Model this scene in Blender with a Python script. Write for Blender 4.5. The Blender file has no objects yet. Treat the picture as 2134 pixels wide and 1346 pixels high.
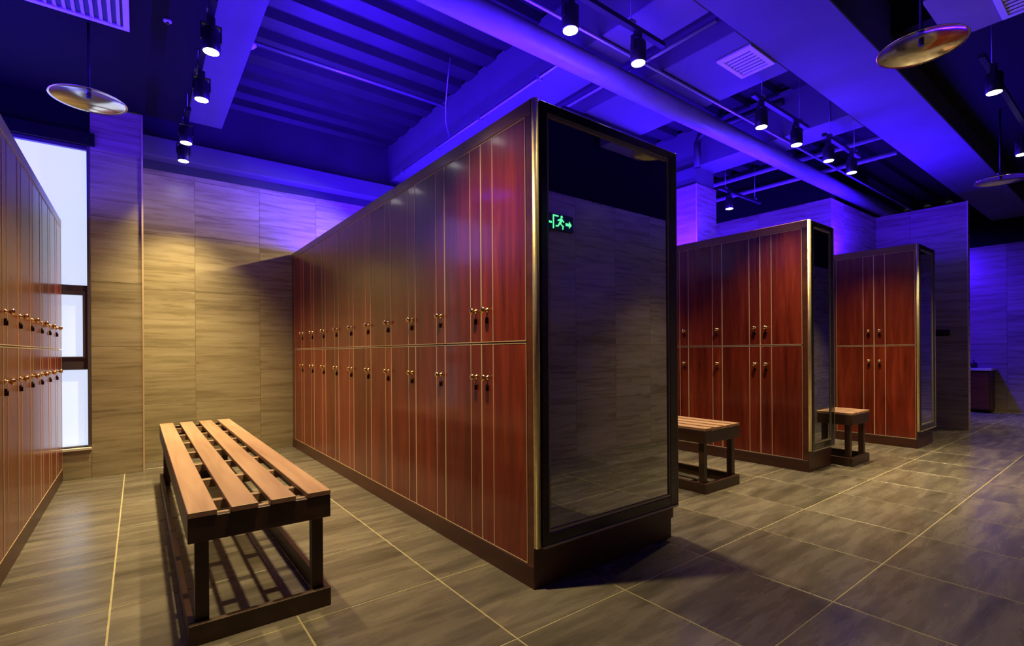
import bpy, bmesh, math, random
from mathutils import Vector, Matrix
random.seed(7)
scene = bpy.context.scene
C = scene.collection

# ------------------------------------------------------------------ camera
cam_d = bpy.data.cameras.new('camera'); cam = bpy.data.objects.new('camera', cam_d); C.objects.link(cam)
cam_d.sensor_width = 36.0; cam_d.sensor_fit = 'HORIZONTAL'
cam_d.lens = 1028.53 / 2134 * 36.0
cam_d.shift_y = (733.57 - 673.0) / 2134
cam_d.clip_start = 0.02
YAW, ROLL = 0.6488, -0.0066
_f = Vector((math.sin(YAW), math.cos(YAW), 0)); _r = Vector((math.cos(YAW), -math.sin(YAW), 0)); _u = Vector((0, 0, 1))
_r2 = _r * math.cos(ROLL) + _u * math.sin(ROLL); _u2 = _u * math.cos(ROLL) - _r * math.sin(ROLL)
CAM = Vector((-1.322, -1.603, 1.0))
cam.matrix_world = Matrix(((_r2.x, _u2.x, -_f.x, CAM.x), (_r2.y, _u2.y, -_f.y, CAM.y), (_r2.z, _u2.z, -_f.z, CAM.z), (0, 0, 0, 1)))
scene.camera = cam

# ------------------------------------------------------------------ world and exposure
world = bpy.data.worlds.new('world'); scene.world = world; world.use_nodes = True
world.node_tree.nodes['Background'].inputs[0].default_value = (0.5, 0.6, 1.0, 1)
world.node_tree.nodes['Background'].inputs[1].default_value = 0.02
vs = scene.view_settings
vs.view_transform = 'Standard'; vs.look = 'None'; vs.gamma = 1.0; vs.use_curve_mapping = False
vs.exposure = 0.0
cy = scene.cycles
cy.max_bounces = 6; cy.diffuse_bounces = 3; cy.glossy_bounces = 4; cy.transmission_bounces = 2; cy.caustics_reflective = False
BLUE = (0.034, 0.004, 1.0)
WARM = (1.0, 0.77, 0.31)
LED_W = 36.0        # watts per metre of blue strip
SPOT_W = 200.0

# ------------------------------------------------------------------ materials
def new_mat(name):
    m = bpy.data.materials.new(name); m.use_nodes = True
    nt = m.node_tree; b = nt.nodes['Principled BSDF']
    return m, nt, b

def plain(name, col, rough=0.5, metal=0.0, noise=0.0, nscale=30.0, bump=0.0, coat=0.0, spec=0.5):
    m, nt, b = new_mat(name)
    b.inputs['Roughness'].default_value = rough; b.inputs['Metallic'].default_value = metal
    b.inputs['Coat Weight'].default_value = coat; b.inputs['Specular IOR Level'].default_value = spec
    b.inputs['Base Color'].default_value = (*col, 1)
    if noise or bump:
        tc = nt.nodes.new('ShaderNodeTexCoord'); n = nt.nodes.new('ShaderNodeTexNoise')
        n.inputs['Scale'].default_value = nscale; n.inputs['Detail'].default_value = 5
        nt.links.new(tc.outputs['Object'], n.inputs['Vector'])
        if noise:
            r = nt.nodes.new('ShaderNodeValToRGB')
            r.color_ramp.elements[0].position = 0.3; r.color_ramp.elements[1].position = 0.7
            r.color_ramp.elements[0].color = (*[c * (1 - noise) for c in col], 1)
            r.color_ramp.elements[1].color = (*[min(1, c * (1 + noise)) for c in col], 1)
            nt.links.new(n.outputs['Fac'], r.inputs['Fac']); nt.links.new(r.outputs['Color'], b.inputs['Base Color'])
        if bump:
            bp = nt.nodes.new('ShaderNodeBump'); bp.inputs['Strength'].default_value = bump; bp.inputs['Distance'].default_value = 0.01
            nt.links.new(n.outputs['Fac'], bp.inputs['Height']); nt.links.new(bp.outputs['Normal'], b.inputs['Normal'])
    return m

def emis(name, col, strength):
    m, nt, b = new_mat(name)
    b.inputs['Base Color'].default_value = (*col, 1)
    b.inputs['Emission Color'].default_value = (*col, 1); b.inputs['Emission Strength'].default_value = strength
    return m

def streaked(name, cols, stretch, rough=(0.3, 0.4), per_object=0.12, bump=0.05, coat=0.0, detail=6, distortion=0.6, cloud=0.35, fine=4.0, spec=0.5):
    """veined stone / wood grain: noise stretched along one axis, another larger cloud, a tint per piece"""
    m, nt, b = new_mat(name); N = nt.nodes; L = nt.links
    tc = N.new('ShaderNodeTexCoord'); oi = N.new('ShaderNodeObjectInfo')
    sc = N.new('ShaderNodeVectorMath'); sc.operation = 'SCALE'; sc.inputs[0].default_value = (37.0, 53.0, 71.0); L.new(oi.outputs['Random'], sc.inputs['Scale'])
    ad = N.new('ShaderNodeVectorMath'); ad.operation = 'ADD'; L.new(tc.outputs['Object'], ad.inputs[0]); L.new(sc.outputs['Vector'], ad.inputs[1])
    mp = N.new('ShaderNodeMapping'); mp.inputs['Scale'].default_value = stretch; L.new(ad.outputs['Vector'], mp.inputs['Vector'])
    n1 = N.new('ShaderNodeTexNoise'); n1.inputs['Scale'].default_value = 1.0; n1.inputs['Detail'].default_value = detail; n1.inputs['Distortion'].default_value = distortion
    n1.inputs['Roughness'].default_value = 0.62
    L.new(mp.outputs['Vector'], n1.inputs['Vector'])
    n2 = N.new('ShaderNodeTexNoise'); n2.inputs['Scale'].default_value = 0.22; n2.inputs['Detail'].default_value = 3; L.new(mp.outputs['Vector'], n2.inputs['Vector'])
    mx = N.new('ShaderNodeMix'); mx.data_type = 'FLOAT'; mx.inputs['Factor'].default_value = cloud
    L.new(n1.outputs['Fac'], mx.inputs[2]); L.new(n2.outputs['Fac'], mx.inputs[3])
    rp = N.new('ShaderNodeValToRGB'); el = rp.color_ramp.elements
    el[0].position = 0.32; el[0].color = (*cols[0], 1); el[1].position = 0.68; el[1].color = (*cols[-1], 1)
    if len(cols) > 2:
        e = el.new(0.5); e.color = (*cols[1], 1)
    L.new(mx.outputs[0], rp.inputs['Fac'])
    hs = N.new('ShaderNodeHueSaturation')
    mr = N.new('ShaderNodeMapRange'); mr.inputs['To Min'].default_value = 1 - per_object; mr.inputs['To Max'].default_value = 1 + per_object
    L.new(oi.outputs['Random'], mr.inputs['Value']); L.new(mr.outputs[0], hs.inputs['Value']); L.new(rp.outputs['Color'], hs.inputs['Color'])
    L.new(hs.outputs['Color'], b.inputs['Base Color'])
    rr = N.new('ShaderNodeMapRange'); rr.inputs['To Min'].default_value = rough[0]; rr.inputs['To Max'].default_value = rough[1]
    L.new(n1.outputs['Fac'], rr.inputs['Value']); L.new(rr.outputs[0], b.inputs['Roughness'])
    bp = N.new('ShaderNodeBump'); bp.inputs['Strength'].default_value = bump; bp.inputs['Distance'].default_value = 0.004
    L.new(n1.outputs['Fac'], bp.inputs['Height']); L.new(bp.outputs['Normal'], b.inputs['Normal'])
    b.inputs['Coat Weight'].default_value = coat; b.inputs['Coat Roughness'].default_value = 0.12
    b.inputs['Specular IOR Level'].default_value = spec
    return m

M = {}
M['floor_tile'] = streaked('floor_tile_stone', [(0.056, 0.048, 0.044), (0.125, 0.107, 0.098), (0.215, 0.187, 0.172)], (2.2, 13.0, 1.0), (0.20, 0.34), 0.14, 0.03, detail=9, distortion=0.35)
M['grout'] = plain('grout', (0.36, 0.31, 0.21), 0.8, noise=0.15)
M['wall_tile'] = streaked('wall_tile_travertine', [(0.19, 0.148, 0.092), (0.36, 0.295, 0.20), (0.49, 0.41, 0.30)], (1.8, 1.8, 26.0), (0.22, 0.34), 0.05, 0.06)
M['wall_grout'] = plain('wall_grout', (0.40, 0.34, 0.22), 0.7)
M['wood'] = streaked('mahogany_veneer', [(0.060, 0.007, 0.0035), (0.145, 0.017, 0.0075), (0.25, 0.036, 0.013)], (22.0, 22.0, 1.6), (0.24, 0.34), 0.16, 0.03, coat=0.25)
M['wood_body'] = streaked('mahogany_carcass', [(0.050, 0.014, 0.008), (0.095, 0.026, 0.013), (0.14, 0.040, 0.020)], (16.0, 1.2, 16.0), (0.25, 0.36), 0.05, 0.03, coat=0.2)
M['wood_cornice'] = streaked('cornice_wood', [(0.11, 0.038, 0.020), (0.17, 0.062, 0.032), (0.23, 0.088, 0.046)], (16.0, 1.2, 16.0), (0.28, 0.4), 0.05, 0.03, coat=0.2)
M['wood_plinth'] = streaked('dark_plinth_wood', [(0.030, 0.009, 0.006), (0.055, 0.016, 0.010), (0.085, 0.024, 0.014)], (16.0, 1.2, 16.0), (0.35, 0.45), 0.05, 0.03)
M['gold'] = plain('brushed_gold', (0.80, 0.66, 0.38), 0.36, 0.8, noise=0.08, nscale=60)
M['gold_edge'] = plain('pale_gold_edging', (0.74, 0.55, 0.38), 0.42, 0.25)
M['brass'] = plain('brass_knob', (0.82, 0.62, 0.26), 0.22, 1.0)
M['dark_metal'] = plain('dark_lock_metal', (0.04, 0.03, 0.025), 0.35, 0.8)
M['frame_black'] = plain('black_lacquer_frame', (0.018, 0.014, 0.010), 0.25, noise=0.2, coat=0.3)
M['bead'] = plain('dull_bronze_bead', (0.36, 0.31, 0.23), 0.35, 0.3)
M['mirror'] = plain('smoked_mirror', (0.50, 0.515, 0.48), 0.015, 1.0)
M['bench_slat'] = streaked('bench_slat_wood', [(0.24, 0.125, 0.085), (0.33, 0.185, 0.13), (0.40, 0.24, 0.175)], (26.0, 1.5, 26.0), (0.38, 0.5), 0.10, 0.05)
M['bench_dark'] = streaked('bench_dark_wood', [(0.022, 0.010, 0.006), (0.045, 0.019, 0.011), (0.07, 0.03, 0.018)], (14.0, 1.5, 14.0), (0.35, 0.5), 0.06, 0.05)
M['batten'] = streaked('bench_batten_wood', [(0.20, 0.11, 0.07), (0.30, 0.18, 0.12), (0.38, 0.25, 0.17)], (2.0, 16.0, 16.0), (0.4, 0.5), 0.1, 0.05)
M['concrete'] = plain('painted_soffit', (0.10, 0.10, 0.11), 0.75, noise=0.10, nscale=3.0, bump=0.08)
M['deck'] = plain('painted_steel_deck', (0.014, 0.014, 0.017), 0.42, 0.0, noise=0.25, nscale=4.0)
M['black_ceiling'] = plain('black_ceiling_paint', (0.005, 0.005, 0.006), 0.85, noise=0.2, spec=0.2)
M['dark_paint'] = plain('dark_wall_paint', (0.035, 0.035, 0.042), 0.7, noise=0.3, nscale=2.0)
M['bulkhead'] = plain('taupe_bulkhead', (0.26, 0.24, 0.20), 0.7, noise=0.08, nscale=4)
M['pipe'] = plain('painted_pipe', (0.22, 0.22, 0.25), 0.4, noise=0.08, nscale=8)
M['conduit'] = plain('galvanised_conduit', (0.30, 0.30, 0.34), 0.35, 0.6)
M['black'] = plain('black_satin', (0.012, 0.012, 0.013), 0.4)
M['cable'] = plain('black_cable', (0.01, 0.01, 0.012), 0.5)
M['wire'] = plain('steel_wire', (0.35, 0.35, 0.4), 0.4, 0.7)
M['white_vent'] = plain('white_vent_plastic', (0.80, 0.78, 0.76), 0.45)
M['vent_dark'] = plain('vent_shadow_grey', (0.06, 0.06, 0.07), 0.6)
M['chrome'] = plain('polished_saucer_metal', (0.86, 0.80, 0.72), 0.10, 1.0)
M['win_frame'] = plain('grey_violet_aluminium', (0.10, 0.085, 0.105), 0.4, 0.2)
M['win_glass'] = emis('frosted_daylit_glass', (0.66, 0.77, 1.0), 0.92)
M['spot_glow'] = emis('spot_lens_glow', (1.0, 0.95, 0.82), 25.0)
M['led_glow'] = emis('blue_led_glow', BLUE, 4.0)
M['exit_green'] = emis('exit_sign_green', (0.10, 0.85, 0.30), 3.0)
for _k in ('spot_glow', 'led_glow'): M[_k].cycles.emission_sampling = 'NONE'
M['exit_dark'] = plain('exit_sign_dark', (0.01, 0.03, 0.02), 0.5)
M['counter'] = plain('pale_stone_counter', (0.55, 0.52, 0.48), 0.25, noise=0.12, nscale=12)
M['switch'] = plain('dark_switch_glass', (0.008, 0.008, 0.009), 0.15)

# ------------------------------------------------------------------ geometry helpers
class MB:
    """collects shapes; build() links them as one mesh object"""
    def __init__(s): s.v = []; s.f = []; s.smooth = []
    def box(s, x0, x1, y0, y1, z0, z1):
        i = len(s.v)
        s.v += [(x0, y0, z0), (x1, y0, z0), (x1, y1, z0), (x0, y1, z0), (x0, y0, z1), (x1, y0, z1), (x1, y1, z1), (x0, y1, z1)]
        s.f += [tuple(i + k for k in q) for q in ((0, 3, 2, 1), (4, 5, 6, 7), (0, 1, 5, 4), (1, 2, 6, 5), (2, 3, 7, 6), (3, 0, 4, 7))]
        s.smooth += [False] * 6; return s
    def tube(s, pts, r, n=8, cap=True):
        pts = [Vector(p) for p in pts]; rings = []
        for k, p in enumerate(pts):
            a = pts[max(k - 1, 0)]; b = pts[min(k + 1, len(pts) - 1)]; d = (b - a).normalized()
            up = Vector((0, 0, 1)) if abs(d.z) < 0.95 else Vector((1, 0, 0))
            e1 = d.cross(up).normalized(); e2 = d.cross(e1).normalized()
            i = len(s.v); rr = r[k] if isinstance(r, (list, tuple)) else r
            for q in range(n):
                t = 2 * math.pi * q / n; s.v.append(tuple(p + e1 * (rr * math.cos(t)) + e2 * (rr * math.sin(t))))
            rings.append(i)
        for a, b in zip(rings, rings[1:]):
            for q in range(n):
                s.f.append((a + q, a + (q + 1) % n, b + (q + 1) % n, b + q)); s.smooth.append(True)
        if cap:
            s.f.append(tuple(rings[0] + q for q in range(n))[::-1]); s.f.append(tuple(rings[-1] + q for q in range(n))); s.smooth += [False, False]
        return s
    def lathe(s, prof, n=24, axis='z', loc=(0, 0, 0)):
        loc = Vector(loc); rings = []
        for (r, h) in prof:
            i = len(s.v)
            for q in range(n):
                t = 2 * math.pi * q / n; a, b = max(r, 1e-5) * math.cos(t), max(r, 1e-5) * math.sin(t)
                p = {'z': (a, b, h), 'x': (h, a, b), 'y': (b, h, a)}[axis]
                s.v.append(tuple(loc + Vector(p)))
            rings.append(i)
        for a, b in zip(rings, rings[1:]):
            for q in range(n):
                s.f.append((a + q, a + (q + 1) % n, b + (q + 1) % n, b + q)); s.smooth.append(True)
        s.f.append(tuple(rings[0] + q for q in range(n))[::-1]); s.f.append(tuple(rings[-1] + q for q in range(n))); s.smooth += [False, False]
        return s
    def prism(s, poly, axis, a, b):
        """poly of 2D points extruded along axis between a and b"""
        def P(u, v, t): return {'x': (t, u, v), 'y': (u, t, v), 'z': (u, v, t)}[axis]
        i = len(s.v); n = len(poly)
        s.v += [P(u, v, a) for u, v in poly] + [P(u, v, b) for u, v in poly]
        s.f += [tuple(i + k for k in range(n))[::-1], tuple(i + n + k for k in range(n))]
        s.f += [(i + k, i + (k + 1) % n, i + n + (k + 1) % n, i + n + k) for k in range(n)]
        s.smooth += [False] * (n + 2); return s
    def mesh(s, name, mat, bevel=0.0):
        me = bpy.data.meshes.new(name); me.from_pydata(s.v, [], s.f)
        for p, sm in zip(me.polygons, s.smooth): p.use_smooth = sm
        bm = bmesh.new(); bm.from_mesh(me)
        bmesh.ops.recalc_face_normals(bm, faces=bm.faces)
        if bevel: bmesh.ops.bevel(bm, geom=list(bm.edges), offset=bevel, segments=1, affect='EDGES')
        bm.to_mesh(me); bm.free(); me.materials.append(M[mat]); return me
    def build(s, name, mat, parent=None, loc=(0, 0, 0), bevel=0.0):
        return link(name, s.mesh(name, mat, bevel), parent, loc)

def link(name, me, parent=None, loc=(0, 0, 0), rotz=0.0):
    o = bpy.data.objects.new(name, me); C.objects.link(o); o.location = loc; o.rotation_euler = (0, 0, rotz)
    if parent: o.parent = parent
    return o
def tag(o, label=None, cat=None, group=None, kind=None):
    if label: o['label'] = label
    if cat: o['category'] = cat
    if group: o['group'] = group
    if kind: o['kind'] = kind
    return o
def thing(name, loc, label, cat, group=None, rotz=0.0):
    o = bpy.data.objects.new(name, None); C.objects.link(o); o.location = loc; o.rotation_euler = (0, 0, rotz)
    o.empty_display_size = 0.1
    return tag(o, label, cat, group)
def box(name, mat, x, y, z, parent=None, bevel=0.0):
    """box object with its origin at its base centre"""
    cx, cy = (x[0] + x[1]) / 2, (y[0] + y[1]) / 2
    return MB().box(x[0] - cx, x[1] - cx, y[0] - cy, y[1] - cy, 0, z[1] - z[0]).build(name, mat, parent, (cx, cy, z[0]), bevel)
def struct(o): o['kind'] = 'structure'; return o

# ------------------------------------------------------------------ room dimensions
XL, XR = -2.5, 9.6          # side walls
YB, YN = 4.06, -1.82        # far wall, wall behind the camera
YP = 3.68                   # face of the wall with the window
ZS, ZD = 3.05, 3.47         # soffit of beams, metal deck

# ------------------------------------------------------------------ floor with its tiles
floor = struct(box('floor', 'grout', (XL - 0.1, XR + 0.1), (YN - 0.1, YB + 0.1), (-0.10, -0.0015)))
T = 0.572; G = 0.0035
tile_me = MB().box(-T / 2 + G, T / 2 - G, -T / 2 + G, T / 2 - G, -0.010, 0.0).mesh('floor_tile', 'floor_tile', 0.001)
fl = Vector(floor.location)
for i in range(-4, 18):
    for j in range(-3, 8):
        x0 = -0.27 + i * T; y0 = -0.236 + j * 0.571
        cx, cy = x0 + T / 2, y0 + T / 2
        if cx < XL or cx > XR or cy < YN or cy > YB: continue
        if 0.1 < x0 and x0 + T < 0.95 and y0 > 0.1: continue
        o = link('floor_tile', tile_me, floor, Vector((cx, cy, 0)) - fl)

# ------------------------------------------------------------------ tiled walls
TW, TH = 0.566, 0.5345
def wall(name, p0, p1, z0, z1, normal_left=True, thick=0.10, tiles=True, mat='wall_grout', x_off=0.0):
    """wall from p0 to p1; its face carries tiles on the left-hand side of p0->p1"""
    p0 = Vector((*p0, 0)); p1 = Vector((*p1, 0)); d = p1 - p0; L = d.length; ang = math.atan2(d.y, d.x)
    ins = 0.012 if tiles else 0.0
    w = MB().box(ins, L - ins, -thick, -0.008, 0, z1 - z0).build(name, mat, None, (p0.x, p0.y, z0)); w.rotation_euler = (0, 0, ang); struct(w)
    if not tiles: return w
    xs = []; x = x_off if x_off else 0.0
    edges = [0.0]
    while x < L - 1e-4:
        if x > 1e-4: edges.append(x)
        x += TW
    edges.append(L)
    zs = [0.0]; z = TH - (z0 % TH) if z0 % TH > 1e-4 else TH
    while z < z1 - z0 - 1e-4: zs.append(z); z += TH
    zs.append(z1 - z0)
    cache = {}
    for a, b in zip(edges, edges[1:]):
        for c, e in zip(zs, zs[1:]):
            if b - a < 0.01 or e - c < 0.01: continue
            k = (round(b - a, 3), round(e - c, 3))
            if k not in cache:
                cache[k] = MB().box(-k[0] / 2 + 0.001, k[0] / 2 - 0.001, -0.010, 0.0, 0.001, k[1] - 0.001).mesh('wall_tile', 'wall_tile', 0.0008)
            link('wall_tile', cache[k], w, ((a + b) / 2, 0, c))
    return w
# far wall of the left aisle (faces the camera); p0->p1 has the face on its left, so it runs from +x to -x
ZW = 2.72
wall('wall_back', (5.33, YB), (-1.285, YB), 0, ZW, x_off=0.545)
# projecting pier beside the window, and the wall bits around the window
WX0, WX1, WZ0, WZ1 = -2.42, -1.625, 0.25, 2.70
wall('wall_pier', (-1.285, YP), (WX1, YP), 0, ZS, x_off=0.0)
wall('wall_pier_side', (-1.285, YB), (-1.285, YP + 0.02), 0, ZS, tiles=False, mat='wall_tile')
wall('wall_under_window', (WX1, YP), (XL, YP), 0, WZ0)
wall('wall_above_window', (WX1, YP), (XL, YP), WZ1, ZD, tiles=False, mat='black_ceiling')
wall('wall_beside_window', (WX0, YP), (XL, YP), WZ0, WZ1, tiles=False, mat='wall_tile')
wall('wall_left', (XL, YP), (XL, YN), 0, ZD, tiles=False, mat='wall_tile')
wall('wall_front', (XL, YN), (XR, YN), 0, 2.48)
wall('wall_front_upper', (XL, YN - 0.02), (XR, YN - 0.02), 2.48, ZD, tiles=False, mat='black_ceiling')
# wet-room block on the right and its partition
wall('wall_enclosure_side', (5.33, 0.80), (5.33, YB), 0, 2.83, x_off=0.3)
wall('wall_enclosure_front', (6.85, 0.80), (5.33, 0.80), 0, 2.83)
wall('wall_partition', (6.85, -0.15), (6.85, 0.80), 0, 2.83)
wall('wall_partition_end', (6.97, -0.15), (6.862, -0.15), 0, 2.83, tiles=False, mat='wall_tile')
wall('wall_partition_back', (6.97, 1.6), (6.97, -0.15), 0, 2.83, thick=0.11, tiles=False, mat='wall_tile')
wall('wall_right', (XR, YN), (XR, 1.6), 0, 2.66)
wall('wall_right_upper', (XR, YN), (XR, 1.6), 2.66, ZD, tiles=False, mat='black_ceiling')
wall('wall_washroom', (XR, 1.6), (6.97, 1.6), 0, ZD, tiles=False, mat='wall_tile')
struct(box('trim_1', 'gold_edge', (-1.290, -1.278), (YP - 0.006, YP + 0.006), (0, ZS)))
struct(box('trim_2', 'gold_edge', (6.842, 6.854), (-0.156, -0.146), (0, 2.83)))
struct(box('wall_back_upper', 'dark_paint', (-1.285, 5.33), (YB, YB + 0.1), (ZW, ZD)))
struct(box('wall_enclosure_upper', 'black_ceiling', (5.45, 6.9), (0.90, YB), (2.80, ZD)))

# ------------------------------------------------------------------ window
win = struct(thing('window_1', (WX1, YP, WZ0), None, None))
wf = MB()
w_, h_ = WX1 - WX0, WZ1 - WZ0
wf.box(-w_, 0, 0.02, 0.08, -0.0, 0.012).box(-w_, 0, 0.02, 0.08, h_ - 0.03, h_).box(-0.022, 0, 0.0, 0.08, 0, h_).box(-w_, -w_ + 0.03, 0.02, 0.08, 0, h_)
wf.box(-w_ + 0.03, -0.022, 0.025, 0.08, 0.63, 0.725)
wf.box(-w_ + 0.03, -0.022, 0.025, 0.08, 1.265, 1.315)
wf.build('window_frame', 'win_frame', win, bevel=0.002)
sash = MB()
s0, s1 = 0.725, 1.265
sash.box(-0.052, -0.022, 0.015, 0.06, s0, s1).box(-w_ + 0.03, -w_ + 0.06, 0.015, 0.06, s0, s1).box(-w_ + 0.06, -0.052, 0.015, 0.06, s1 - 0.03, s1).box(-w_ + 0.06, -0.052, 0.015, 0.06, s0, s0 + 0.012)
sash.build('sash', 'win_frame', win, bevel=0.002)
for a, b in ((0.012, 0.63), (0.725, 1.265), (1.315, h_ - 0.03)):
    MB().box(-w_ + 0.02, -0.01, 0.055, 0.067, a - 0.005, b + 0.005).build('pane', 'win_glass', win)
MB().box(-w_, 0.0, -0.02, 0.03, -0.02, 0.0).build('sill', 'white_vent', win, bevel=0.002)
struct(box('trim_3', 'black_ceiling', (XL, WX1 + 0.03), (YP - 0.03, YP), (WZ1, WZ1 + 0.10)))

# ------------------------------------------------------------------ ceiling: metal deck, beams, dropped panels
def deck(name, x0, x1, y0, y1):
    """trapezoid-ribbed steel sheet, ribs along X"""
    p = 0.285; prof = []
    y = y0
    while y < y1:
        for dy, dz in ((0.0, 0.0), (0.15, 0.0), (0.175, 0.06), (0.26, 0.06)):
            if y + dy <= y1: prof.append((y + dy, ZD + dz))
        y += p
    prof.append((y1, ZD))
    mb = MB(); n = len(prof)
    mb.v = [(x0, a, b) for a, b in prof] + [(x1, a, b) for a, b in prof] + [(x0, a, b + 0.01) for a, b in prof] + [(x1, a, b + 0.01) for a, b in prof]
    for k in range(n - 1):
        mb.f.append((k, k + 1, n + k + 1, n + k)); mb.smooth.append(False)
        mb.f.append((2 * n + k, 3 * n + k, 3 * n + k + 1, 2 * n + k + 1)); mb.smooth.append(False)
    return struct(mb.build(name, 'deck'))
deck('ceiling', XL - 0.1, XR + 0.1, YN - 0.1, YB + 0.1)
struct(box('ceiling_slab', 'black_ceiling', (XL - 0.1, XR + 0.1), (YN - 0.1, YB + 0.1), (ZD + 0.09, ZD + 0.2)))
def beam(x, y, z=(ZS, ZD + 0.03), mat='concrete'): return struct(box('ceiling_beam', mat, x, y, z, bevel=0.006))
beam((XL, XR), (-0.435, 0.045))                       # wide beam along the main aisle
beam((-0.97, -0.70), (0.045, 3.58))                   # over the left aisle
beam((1.10, 1.45), (0.045, YB))
beam((1.75, 2.50), (0.045, YB))
beam((3.65, 4.01), (0.045, YB))
beam((-1.285, 5.33), (3.90, YB), (2.80, 2.975))       # along the far wall
beam((5.33, 5.45), (0.80, YB), (2.83, ZD), 'black_ceiling')
struct(box('ceiling_panel', 'black_ceiling', (XL, -0.97), (0.045, YP), (ZS + 0.01, ZD)))
struct(box('ceiling_panel', 'black_ceiling', (XL, 2.38), (YN, -0.435), (3.25, ZD)))
struct(box('ceiling_panel', 'black_ceiling', (2.99, XR), (YN, -0.435), (3.25, ZD)))
struct(box('ceiling_bulkhead', 'bulkhead', (2.38, 2.99), (YN, -0.75), (ZS, ZD)))

# column with tiled cladding
col = struct(thing('wall_column', (3.60, 1.50, 0), None, None))
MB().box(0.02, 0.38, 0.02, 0.38, 2.0, ZS).build('core', 'concrete', col)
for k, (x, y, rz, s) in enumerate(((0.20, 0, math.pi, 0.40), (0, 0.20, math.pi / 2, 0.40), (0.20, 0.40, 0, 0.40), (0.40, 0.20, -math.pi / 2, 0.40))):
    for z0, z1 in ((0, 0.535), (0.535, 1.07), (1.07, 1.603), (1.603, 2.137), (2.137, 2.85)):
        me = MB().box(-s / 2 + 0.001, s / 2 - 0.001, -0.02, 0, 0.001, z1 - z0 - 0.001).mesh('wall_tile', 'wall_tile')
        link('wall_tile', me, col, (x, y, z0), rz)
MB().box(-0.006, 0.006, -0.006, 0.006, 0, 2.85).build('corner_trim', 'gold_edge', col)

# ------------------------------------------------------------------ locker banks
DZ = ((0.100, 1.036), (1.050, 2.000))
door_cache = {}
def door_meshes(w, tier, narrow, sx):
    """door of width w (along local y), outer face towards sx; the inlay line stands 'narrow' from the low or high edge"""
    k = (round(w, 3), tier, round(narrow, 3), sx)
    if k in door_cache: return door_cache[k]
    z0, z1 = DZ[tier]; h = z1 - z0
    t = 0.016
    xa, xb = (min(0, sx * t), max(0, sx * t))
    g = 0.0035
    panel = MB().box(xa, xb, g, w - g, 0, h).mesh('locker_door', 'wood', 0.0012)
    e = 0.0032; pr = sx * (t + 0.0012); xa2, xb2 = min(sx * 0.004, pr), max(sx * 0.004, pr)
    ed = MB().box(xa2, xb2, g - e, g, -e, h + e).box(xa2, xb2, w - g, w - g + e, -e, h + e).box(xa2, xb2, g, w - g, -e, 0).box(xa2, xb2, g, w - g, h, h + e).mesh('edging', 'gold_edge')
    iy = narrow if narrow > 0 else w + narrow
    a, b = min(sx * (t - 0.002), sx * (t + 0.0008)), max(sx * (t - 0.002), sx * (t + 0.0008))
    inl = MB().box(a, b, iy - 0.0022, iy + 0.0022, 0.001, h - 0.001).mesh('inlay', 'gold_edge')
    door_cache[k] = (panel, ed, inl); return door_cache[k]
def knob_mesh(sx):
    if ('knob', sx) not in door_cache:
        pr = [(0.013, 0.0), (0.013, 0.003), (0.006, 0.006), (0.0055, 0.014), (0.013, 0.020), (0.016, 0.026), (0.014, 0.032), (0.006, 0.036)]
        door_cache[('knob', sx)] = MB().lathe([(r, sx * h) for r, h in pr], 14, 'x').mesh('knob', 'brass')
        door_cache[('lock', sx)] = MB().lathe([(0.011, 0.0), (0.011, sx * 0.006), (0.008, sx * 0.008)], 12, 'x').box(min(0, sx * 0.012), max(0, sx * 0.012), -0.002, 0.002, -0.022, 0.0).mesh('keyhole', 'dark_metal')
    return door_cache[('knob', sx)], door_cache[('lock', sx)]

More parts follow.
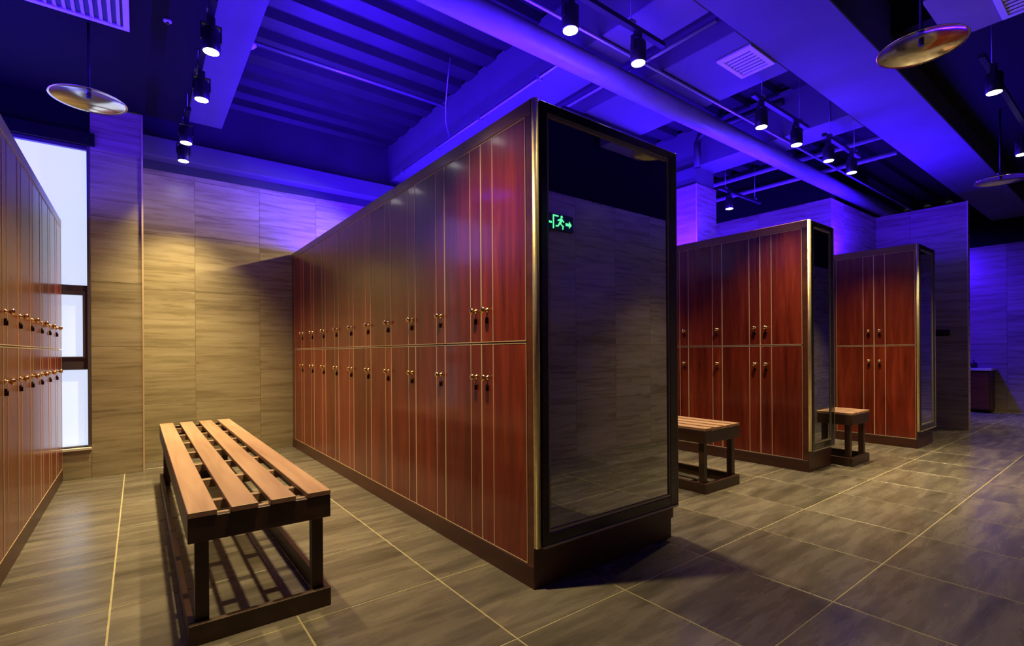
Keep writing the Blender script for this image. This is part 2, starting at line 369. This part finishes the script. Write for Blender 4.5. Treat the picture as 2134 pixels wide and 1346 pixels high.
HL = 2.068
def locker_bank(face_x, y0, y1, depth, doors, label, sx=-1, mirror=True, end_w=None, led=True):
    """bank with its doors facing sx; doors = list of (start, width, narrow); local origin at near face corner"""
    t = thing('locker_bank', (face_x, y0, 0), label, 'lockers')
    Ly = y1 - y0; dx = -sx                                  # the body goes the other way
    def bx(name, mat, xa, xb, ya, yb, za, zb, par=t, bev=0.0):
        a, b = dx * xa, dx * xb
        return MB().box(min(a, b), max(a, b), ya, yb, za, zb).build(name, mat, par, bevel=bev)
    bx('carcass', 'wood_body', 0.018, depth - 0.002, 0.002, Ly, 0.10, 2.0)
    bx('plinth', 'wood_plinth', 0.0, depth - 0.03, 0.0, Ly, 0.0, 0.094, bev=0.002)
    bx('cornice', 'wood_cornice', 0.0, depth, 0.0, Ly, 2.006, HL, bev=0.003)
    bx('stile', 'wood_body', 0.002, 0.020, 0.0, doors[0][0] - 0.004, 0.094, 2.006)
    last = doors[-1][0] + doors[-1][1]
    if last < Ly - 0.03: bx('stile', 'wood_body', 0.004, 0.020, last + 0.004, Ly, 0.094, 2.006)
    for (s, w, nr) in doors:
        for tier in (0, 1):
            pm, em, im = door_meshes(w, tier, nr, sx)
            d = link('locker_door', pm, t, (dx * 0.018, s, DZ[tier][0]))
            link('edging', em, d); link('inlay', im, d)
            km, lm = knob_mesh(sx)
            ky = nr / 2 if nr > 0 else w + nr / 2
            kz = (1.20 if tier else 0.88) - DZ[tier][0]
            link('knob', km, d, (sx * 0.0155, ky, kz)); link('keyhole', lm, d, (sx * 0.0155, ky, kz - 0.042))
    if mirror:
        Wd = depth
        cs = MB(); n = 9                                  # half-round gold strip
        prof = [(dx * (0.019 - 0.016 * math.cos(math.pi * q / (n - 1))), -0.004 - 0.016 * math.sin(math.pi * q / (n - 1))) for q in range(n)] + [(dx * 0.035, 0.001), (dx * 0.003, 0.001)]
        cs.prism(prof, 'z', 0.172, HL)
        for q in range(2, 2 + n - 1): cs.smooth[q] = True
        cs.build('corner_strip', 'gold', t)
        fr = MB()
        fo, fi = 0.036, 0.074
        za, zb, ia, ib = 0.178, HL - 0.004, 0.228, 2.018
        def fbox(m, xa, xb, ya, yb, z0, z1):
            a, b = dx * xa, dx * xb; m.box(min(a, b), max(a, b), ya, yb, z0, z1)
        fbox(fr, fo, fi, -0.022, 0.001, za, zb); fbox(fr, Wd - 0.055, Wd + 0.008, -0.022, 0.001, za, zb)
        fbox(fr, fi, Wd - 0.055, -0.022, 0.001, za, ia); fbox(fr, fi, Wd - 0.055, -0.022, 0.001, ib, zb)
        f = fr.build('mirror_frame', 'frame_black', t, bevel=0.003)
        bd = MB(); e = 0.008
        fbox(bd, fi, fi + e, -0.019, -0.010, ia, ib); fbox(bd, Wd - 0.055 - e, Wd - 0.055, -0.019, -0.010, ia, ib)
        fbox(bd, fi + e, Wd - 0.055 - e, -0.019, -0.010, ia, ia + e * 1.5); fbox(bd, fi + e, Wd - 0.055 - e, -0.019, -0.010, ib - e * 1.5, ib)
        bd.build('bead', 'bead', f)
        le = MB(); fbox(le, fo, Wd + 0.010, -0.026, -0.0, za - 0.012, za); fbox(le, Wd + 0.004, Wd + 0.011, -0.024, 0.0, za, zb)
        le.build('ledge', 'bead', f, bevel=0.002)
        gm = MB(); fbox(gm, fi + 0.002, Wd - 0.057, -0.012, -0.002, ia + 0.002, ib - 0.002)
        tag(gm.build('mirror_glass', 'mirror', f), 'dark smoked mirror glass')
        bx('plinth_end', 'wood_plinth', 0.0, Wd - 0.03, -0.004, 0.0, 0.0, 0.166, bev=0.001)
    return t

P = 0.355
big_doors = [(0.040, 0.345, -0.097)] + [(0.385 + P * k, P, 0.097) for k in range(10)]
locker_bank(0.0, 0.0, YB - 0.01, 0.985, big_doors, 'largest mahogany locker bank in the centre, its end a tall dark mirror')
mid_doors = [(0.040, 0.345, -0.097)] + [(0.385 + P * k, P, 0.097) for k in range(9)]
locker_bank(3.038, 0.150, YB - 0.01, 0.468, mid_doors, 'second red-brown locker bank behind the slatted bench, narrower mirrored end')
locker_bank(4.924, -0.105, 0.735, 0.567, [(0.008, 0.352, -0.098), (0.360, 0.355, 0.097)], 'two-door-wide locker bank at the far right before the grey partition')
left_doors = [(0.05 + P * k, P, 0.097) for k in range(8)]
locker_bank(-1.800, 0.765, YP - 0.01, 0.55, left_doors, 'dark locker bank cut by the left edge, beside the bright window', sx=1, mirror=False)

# ------------------------------------------------------------------ blue LED strips lying on the lockers
def led_strip(x, y0, y1, z, label, axis='y', watts=None):
    L = y1 - y0
    t = thing('led_strip', (x, (y0 + y1) / 2, z), label, 'led strip', 'blue strips lighting the ceiling')
    MB().box(-0.012, 0.012, -L / 2, L / 2, 0, 0.010).build('channel', 'white_vent', t)
    MB().box(-0.008, 0.008, -L / 2, L / 2, 0.010, 0.013).build('diffuser', 'led_glow', t)
    ld = bpy.data.lights.new('strip_light', 'AREA'); ld.shape = 'RECTANGLE'; ld.size = 0.03; ld.size_y = L
    ld.energy = (watts or LED_W) * L; ld.color = BLUE
    lo = bpy.data.objects.new('strip_light', ld); C.objects.link(lo); lo.parent = t; lo.location = (0, 0, 0.016); lo.rotation_euler = (math.pi, 0, 0)
    return t
led_strip(0.16, 0.10, 3.95, HL, 'blue LED strip along the window-side edge on top of the largest lockers', watts=70)
led_strip(0.85, 0.10, 3.95, HL, 'blue LED strip along the right edge on top of the largest lockers')
led_strip(3.16, 0.30, 3.95, HL, 'blue LED strip along the left edge on top of the second locker bank')
led_strip(3.42, 0.30, 3.95, HL, 'blue LED strip along the right edge on top of the second locker bank', watts=60)
led_strip(5.02, -0.02, 0.66, HL, 'blue LED strip along the left edge on top of the two-door-wide lockers', watts=60)
led_strip(5.40, -0.02, 0.66, HL, 'blue LED strip along the right edge on top of the two-door-wide lockers', watts=120)
shelf = struct(box('added_shelf', 'concrete', (5.22, 5.32), (0.84, 3.95), (1.98, 2.03)))  # unseen shelf, added only to carry the extra blue strip
led_strip(5.27, 0.86, 3.93, 2.03, 'added unseen blue LED strip on the cove along the enclosure wall behind the second lockers', watts=60)  # added hidden light that brightens the enclosure wall with blue
led_strip(-2.08, 0.9, 3.55, HL, 'blue LED strip on top of the lockers beside the window', watts=28)

# ------------------------------------------------------------------ slatted benches
def bench(x0, y0, width, length, label, group='slatted locker-room benches'):
    t = thing('slatted_bench', (x0, y0, 0), label, 'bench', group)
    W, L, H = width, length, 0.459
    sw = W * 0.183; gp = (W - 4 * sw) / 3
    for k in range(4):
        a = k * (sw + gp); ov = (0.0, 0.004, 0.002, 0.0)[k]
        MB().box(a, a + sw, -0.002 - ov, L + 0.002, H - 0.020, H).build('slat', 'bench_slat', t, bevel=0.002)
    za, zb = 0.352, H - 0.021
    MB().box(0, W, 0, 0.024, za, zb).build('apron', 'bench_dark', t, bevel=0.002)
    MB().box(0, W, L - 0.024, L, za, zb).build('apron', 'bench_dark', t, bevel=0.002)
    MB().box(0, 0.024, 0.024, L - 0.024, za, zb).build('apron', 'bench_dark', t, bevel=0.002)
    MB().box(W - 0.024, W, 0.024, L - 0.024, za, zb).build('apron', 'bench_dark', t, bevel=0.002)
    n = max(2, int(L / 0.36))
    for k in range(n):
        y = 0.024 + (L - 0.048) * (k + 0.5) / n
        MB().box(0.025, W - 0.025, y - 0.018, y + 0.018, H - 0.055, H - 0.021).build('batten', 'batten', t)
    MB().box(0.03, W - 0.03, 0.025, 0.045, H - 0.05, H - 0.021).build('batten', 'batten', t)
    for lx in (0.022, W - 0.022 - 0.042):
        for ly in (0.026, L - 0.026 - 0.042):
            MB().box(lx, lx + 0.042, ly, ly + 0.042, 0.0, za + 0.05).build('leg', 'bench_dark', t, bevel=0.002)
    hb = 0.072
    MB().box(0, W, 0, 0.024, 0, hb).build('base_rail', 'bench_dark', t, bevel=0.002)
    MB().box(0, W, L - 0.024, L, 0, hb).build('base_rail', 'bench_dark', t, bevel=0.002)
    MB().box(0, 0.020, 0.024, L - 0.024, 0, hb).build('base_rail', 'bench_dark', t, bevel=0.002)
    MB().box(W - 0.020, W, 0.024, L - 0.024, 0, hb).build('base_rail', 'bench_dark', t, bevel=0.002)
    return t
bench(-1.190, 0.400, 0.476, 2.72, 'large slatted wooden bench in the left foreground casting striped shadows')
bench(1.815, 0.318, 0.455, 2.72, 'slatted bench sticking out behind the big mirror, before the second lockers')
bench(3.535, 0.000, 0.400, 0.95 + 0.3, 'small slatted bench standing between the two right locker banks')

# ------------------------------------------------------------------ spotlights and tracks
def spot(x, y, z, label, watts=1.0, track_z=None, cone=86, aim=None):
    tz = track_z or z + 0.19
    t = thing('spotlight', (x, y, z), label, 'spotlight', 'black track spotlights')
    MB().lathe([(0.040, 0.0), (0.046, 0.004), (0.046, 0.055), (0.046, 0.115), (0.036, 0.13), (0.012, 0.135)], 20).build('housing', 'black', t)
    MB().lathe([(0.039, -0.002), (0.039, 0.0015)], 20).build('lens', 'spot_glow', t)
    MB().box(-0.052, -0.046, -0.012, 0.012, 0.06, 0.145).box(0.046, 0.052, -0.012, 0.012, 0.06, 0.145).box(-0.052, 0.052, -0.012, 0.012, 0.145, 0.151).build('bracket', 'black', t)
    MB().box(-0.02, 0.02, -0.015, 0.015, 0.151, tz - z - 0.001).build('adapter', 'black', t)
    ld = bpy.data.lights.new('spot_beam', 'SPOT'); ld.energy = SPOT_W * watts; ld.color = WARM
    ld.spot_size = math.radians(cone); ld.spot_blend = 0.95; ld.shadow_soft_size = 0.03
    lo = bpy.data.objects.new('spot_beam', ld); C.objects.link(lo); lo.parent = t; lo.location = (0, 0, -0.012)
    if aim:                                             # head swivelled in its bracket
        q = (Vector((x, y, z)) - Vector(aim)).to_track_quat('Z', 'Y')
        piv = Vector((0, 0, 0.07))
        for ch in t.children:
            if ch.name.startswith(('housing', 'lens', 'spot_beam')):
                ch.location = piv + q @ (Vector(ch.location) - piv); ch.rotation_euler = q.to_euler()
    return t
def rail(axis, fixed, a, b, z, label):
    x, y = ((a, fixed) if axis == 'x' else (fixed, a))
    t = thing('track_rail', (x, y, z), label, 'track', 'ceiling lighting tracks')
    L = b - a
    if axis == 'x': MB().box(0, L, -0.016, 0.016, 0, 0.028).build('rail', 'black', t)
    else: MB().box(-0.016, 0.016, 0, L, 0, 0.028).build('rail', 'black', t)
    for q in (0.15, 0.85):
        p = (L * q, 0) if axis == 'x' else (0, L * q)
        top = ZD - 0.002
        MB().tube([(p[0], p[1], 0.028), (p[0], p[1], top - z)], 0.0035, 6).build('hanging_wire', 'wire', t)
        e = 0.02
        MB().box(p[0] - e, p[0] + e, p[1] - e, p[1] + e, 0.028, 0.045).build('clip', 'conduit', t)
    return t
SP = 2.70
for (x, y, lab) in ((-0.984, 1.626, 'topmost and largest spotlight of the left aisle row'), (-0.973, 2.274, 'second spotlight from the top in the left aisle row'),
                    (-1.003, 3.142, 'third spotlight from the top in the left aisle row'), (-0.992, 3.60, 'lowest and farthest spotlight of the left aisle row')):
    spot(x, y, SP, lab, 1.3)
for (x, y, lab, w) in ((-0.55, 0.285, 'spotlight above the near end of the slatted foreground bench', 1.4),
                    (0.512, 0.285, 'bright spotlight at the top edge above the largest lockers', 1.0), (1.042, 0.262, 'spotlight hanging right of the largest locker bank corner', 1.0),
                    (2.473, 0.238, 'first and largest of four spotlights right of the ceiling vent', 1.0), (3.036, 0.224, 'second of four spotlights right of the ceiling vent', 1.0),
                    (3.635, 0.205, 'third of four spotlights right of the ceiling vent', 1.0), (4.151, 0.196, 'fourth and smallest of the spotlights right of the ceiling vent', 1.0),
                    (4.337, 1.530, 'single spotlight beside the blue column above the second lockers', 0.3),
                    (3.215, -0.934, 'spotlight at the upper right between the two right saucer lamps', 0.6), (4.858, -0.865, 'spotlight cut by the right edge above the small saucer lamp', 1.1)):
    spot(x, y, SP, lab, w)
spot(2.03, 1.626, SP, 'nearer downward spotlight over the middle aisle behind the largest lockers', 0.8)
spot(2.03, 2.274, SP, 'farther downward spotlight over the middle aisle behind the largest lockers', 0.8)
spot(2.03, 2.95, SP, 'spotlight of the middle aisle swivelled towards the far beige wall', 1.7, cone=46, aim=(-0.9, 4.06, 1.75))
spot(7.9, -0.80, SP, 'spotlight over the floor before the far blue washroom', 1.0)
rail('y', 2.03, 1.45, 3.10, SP + 0.19, 'black track over the middle aisle behind the largest lockers')
rail('x', -0.80, 7.3, 8.5, SP + 0.19, 'black track before the far blue washroom')
rail('y', -0.985, 1.45, 2.50, SP + 0.19, 'black track over the left aisle carrying its two nearer spotlights')
rail('y', -0.998, 2.95, 3.63, SP + 0.19, 'black track over the left aisle carrying its two farther spotlights')
rail('x', 0.272, -0.75, 1.30, SP + 0.19, 'black track at the top centre above the largest lockers')
rail('x', 0.230, 2.33, 3.25, SP + 0.19, 'black track carrying the first two of four right spotlights')
rail('x', 0.200, 3.52, 4.36, SP + 0.19, 'black track carrying the last two of four right spotlights')
rail('x', 1.530, 4.10, 5.10, SP + 0.19, 'black track beside the blue column')
rail('x', -0.90, 3.05, 5.20, SP + 0.19, 'black track on the dark ceiling at the right edge')

# ------------------------------------------------------------------ saucer pendants
def saucer(x, y, z, top, label):
    t = thing('saucer_pendant', (x, y, z), label, 'pendant lamp', 'polished saucer pendant lamps')
    R = 0.192
    prof = [(0.0, 0.030), (0.05, 0.0295), (0.10, 0.026), (0.15, 0.016), (0.18, 0.005), (R, 0.0), (R, 0.003), (0.18, 0.010), (0.15, 0.021), (0.10, 0.032), (0.05, 0.036), (0.0, 0.037)]
    MB().lathe(prof, 48).build('saucer', 'chrome', t)
    MB().lathe([(0.030, 0.033), (0.030, 0.052), (0.018, 0.075), (0.008, 0.085)], 20).build('cap', 'chrome', t)
    MB().lathe([(0.012, 0.012), (0.012, 0.032)], 14).build('socket', 'black', t)
    MB().tube([(0, 0, 0.08), (0, 0, top - z)], 0.008, 8).build('cord', 'cable', t)
    return t
saucer(-1.556, 2.425, 2.58, ZS + 0.01, 'saucer pendant at upper left in front of the dark ceiling')
saucer(1.960, -0.844, 2.58, 3.25, 'large saucer pendant at the top right by the wide blue beam')
saucer(5.146, -0.687, 2.58, 3.25, 'small saucer pendant cut by the right edge')

# ------------------------------------------------------------------ vents
def vent(x, y, z, label, slats=8):
    t = thing('air_vent', ((x[0] + x[1]) / 2, (y[0] + y[1]) / 2, z), label, 'vent')
    hx, hy = (x[1] - x[0]) / 2, (y[1] - y[0]) / 2; b = 0.032
    MB().box(-hx, -hx + b, -hy, hy, -0.014, 0).box(hx - b, hx, -hy, hy, -0.014, 0).box(-hx + b, hx - b, -hy, -hy + b, -0.014, 0).box(-hx + b, hx - b, hy - b, hy, -0.014, 0).build('frame', 'white_vent', t, bevel=0.002)
    MB().box(-hx + b, hx - b, -hy + b, hy - b, -0.003, 0).build('backing', 'vent_dark', t)
    for k in range(slats):
        xx = -hx + b + (2 * hx - 2 * b) * (k + 0.5) / slats
        MB().prism([(xx - 0.010, -0.004), (xx - 0.008, -0.003), (xx + 0.008, -0.010), (xx + 0.006, -0.011)], 'y', -hy + b, hy - b).build('slat', 'white_vent', t)
    return t
vent((-1.92, -1.352), (1.95, 2.355), ZS + 0.01, 'white-framed air vent at the top left corner on the black ceiling', 12)
vent((1.95, 2.30), (0.052, 0.30), ZS, 'lit square air vent on the blue soffit right of centre', 7)
vent((2.46, 2.965), (-1.50, -1.01), ZS, 'cream-framed air vent at the top right corner', 10)

# ------------------------------------------------------------------ pipes, conduits, cable
tag(MB().tube([(-1.2, 0, 0), (8.1, 0, 0)], 0.078, 20).build('ceiling_pipe', 'pipe', None, (0, 0.75, 2.94)), 'thick painted pipe running across the ceiling from the top centre', 'pipe')
tag(MB().tube([(-1.2, 0, 0), (8.1, 0, 0)], 0.012, 10).build('ceiling_pipe', 'conduit', None, (0, 0.60, 3.03)), 'thin pipe running beside the thick ceiling pipe', 'pipe')
cd = thing('conduit', (1.075, 0.9, 3.045), 'blue-lit conduit running along the beam just above the largest lockers', 'conduit')
MB().tube([(0, 0.0, 0), (0, 2.9, 0)], 0.011, 8).build('tube', 'conduit', cd)
for q in (0.3, 1.1, 1.9, 2.7): MB().box(-0.016, 0.026, q - 0.01, q + 0.01, -0.016, 0.014).build('clip', 'conduit', cd)
sp = thing('sprinkler_pipe', (-0.66, 2.62, 3.40), 'sprinkler pipe with a round head under the ribbed metal ceiling', 'pipe')
MB().tube([(0, 0, 0), (1.75, 0, 0)], 0.014, 8).build('tube', 'conduit', sp)
MB().lathe([(0.010, 0.0), (0.028, -0.015), (0.034, -0.03), (0.020, -0.045), (0.006, -0.06)], 14, loc=(0.05, 0, 0)).build('sprinkler_head', 'white_vent', sp)
tag(MB().tube([(0.78, 2.0, 3.47), (0.80, 2.08, 3.33), (0.86, 2.22, 3.2), (0.95, 2.38, 3.12), (1.07, 2.52, 3.06)], 0.006, 6).build('hanging_cable', 'conduit'), 'thin cable drooping from the ribbed ceiling to the conduit', 'cable')
tag(MB().tube([(1.50, 1.40, 0), (2.62, 1.40, 0)], 0.025, 10).build('ceiling_pipe', 'cable', None, (0, 0, 3.02)), 'dark pipe crossing the blue soffit right of the largest lockers', 'pipe')
tag(MB().tube([(0, -0.9, 0), (0, -0.1, 0), (0, -0.03, -0.02), (0, 0, -0.09), (0, 0, -0.36)], 0.035, 12).build('drain_pipe', 'cable', None, (3.56, 1.46, 3.36)), 'dark drain pipe bending down to the blue column', 'pipe')
tag(MB().tube([(1.62, 0.10, 0), (1.62, 2.6, 0)], 0.014, 8).build('conduit', 'conduit', None, (0, 0, 3.10)), 'conduit running in the dark slot left of the square vent', 'conduit')
for k, (y, z, lab) in enumerate(((0.42, 3.06, 'upper of the thin pipes crossing the dark ceiling before the enclosure wall'), (0.30, 2.98, 'lower of the thin pipes crossing the dark ceiling before the enclosure wall'))):
    tag(MB().tube([(0, 0.1, 0), (0, 3.0, 0)], 0.025, 10).build('ceiling_pipe', 'pipe', None, (4.75 + 0.38 * k, 0, z + 0.12)), lab, 'pipe')
for (x, y, lab) in ((-1.135, 1.55, 'small round ceiling detector above the largest left spotlight'), (-1.165, 2.10, 'small round ceiling detector farther down the dark left ceiling')):
    o = thing('ceiling_detector', (x, y, ZS + 0.01), lab, 'detector')
    MB().lathe([(0.022, 0.0), (0.022, -0.008), (0.015, -0.014)], 16).build('base', 'white_vent', o)
    MB().lathe([(0.010, -0.014), (0.008, -0.022)], 12).build('sensor', 'black', o)

# ------------------------------------------------------------------ far right: vanity, switch; exit sign seen in the mirror
va = thing('vanity_counter', (9.18, 0.0, 0), 'dark vanity cabinet with a pale counter in the far blue washroom', 'vanity')
MB().box(0.03, 0.40, 0.02, 0.98, 0.04, 0.66).build('cabinet', 'wood_plinth', va)
MB().box(0, 0.41, 0, 1.0, 0.66, 0.70).build('counter', 'counter', va, bevel=0.004)
for k in range(2):
    d = MB().box(0.012, 0.03, 0.03 + 0.475 * k, 0.50 + 0.475 * k, 0.06, 0.64).build('cabinet_door', 'wood_body', va, bevel=0.002)
    MB().box(0.002, 0.012, 0.24 + 0.475 * k, 0.29 + 0.475 * k, 0.50, 0.512).build('handle', 'brass', d)
sb = thing('soap_dispenser', (9.30, 0.22, 0.70), 'small dark dispenser standing on the far vanity counter', 'dispenser')
MB().lathe([(0.045, 0), (0.045, 0.07), (0.03, 0.085), (0.012, 0.09)], 16).build('bottle', 'black', sb)
MB().lathe([(0.006, 0.09), (0.006, 0.115)], 8).box(-0.035, 0.008, -0.006, 0.006, 0.115, 0.125).build('pump', 'black', sb)
sw = thing('wall_switch', (6.848, 0.09, 1.17), 'small dark switch plate on the grey tiled partition', 'switch')
MB().box(-0.012, 0, -0.07, 0.07, 0, 0.075).build('plate', 'switch', sw, bevel=0.002)
MB().box(-0.016, -0.012, -0.055, -0.01, 0.015, 0.06).box(-0.016, -0.012, 0.01, 0.055, 0.015, 0.06).build('rocker', 'black', sw)

ex = thing('exit_sign', (1.80, YN + 0.002, 2.12), 'green glowing exit sign seen as a reflection in the largest mirror', 'exit sign')
MB().box(-0.17, 0.17, 0.0, 0.03, 0, 0.15).build('case', 'exit_dark', ex, bevel=0.003)
# running figure, door and arrow, flat print on the face
def flat(polys, name, par):
    m = MB()
    for p in polys: m.prism(p, 'y', 0.030, 0.033)
    return m.build(name, 'exit_green', par)
flat([[(0.145, 0.068), (0.115, 0.100), (0.115, 0.080), (0.07, 0.080), (0.07, 0.056), (0.115, 0.056), (0.115, 0.036)]], 'arrow', ex)
flat([[(0.012, 0.118), (0.026, 0.118), (0.032, 0.128), (0.026, 0.140), (0.012, 0.140), (0.006, 0.128)],
      [(-0.012, 0.070), (0.012, 0.066), (0.026, 0.112), (0.002, 0.114)],
      [(0.020, 0.112), (0.052, 0.088), (0.046, 0.080), (0.016, 0.098)], [(0.004, 0.112), (-0.030, 0.098), (-0.030, 0.086), (0.002, 0.098)],
      [(-0.010, 0.072), (0.008, 0.066), (0.044, 0.046), (0.036, 0.014), (0.026, 0.016), (0.030, 0.040)], [(-0.012, 0.074), (0.004, 0.066), (-0.026, 0.034), (-0.056, 0.034), (-0.056, 0.044), (-0.030, 0.046)]], 'running_figure', ex)
flat([[(-0.09, 0.012), (-0.078, 0.012), (-0.078, 0.138), (-0.09, 0.138)], [(-0.078, 0.126), (-0.022, 0.126), (-0.022, 0.138), (-0.078, 0.138)], [(-0.155, 0.058), (-0.105, 0.058), (-0.105, 0.074), (-0.155, 0.074)]], 'doorway', ex)

# blue washroom lamp above the vanity
wl = thing('wall_washer', (8.35, 0.75, 2.55), 'blue ceiling lamp washing the far washroom wall', 'lamp')
MB().lathe([(0.04, 0.0), (0.046, 0.004), (0.046, 0.11), (0.02, 0.13)], 20).build('housing', 'black', wl)
MB().lathe([(0.038, -0.002), (0.038, 0.001)], 20).build('lens', 'led_glow', wl)
MB().tube([(0, 0, 0.12), (0, 0, ZD - 2.55)], 0.005, 6).build('stem', 'black', wl)
ld = bpy.data.lights.new('washer_beam', 'SPOT'); ld.energy = 380; ld.color = BLUE; ld.spot_size = math.radians(150); ld.spot_blend = 0.8; ld.shadow_soft_size = 0.05
lo = bpy.data.objects.new('washer_beam', ld); C.objects.link(lo); lo.parent = wl; lo.location = (0, 0, -0.015)
lo.rotation_euler = (0, math.radians(-40), 0)
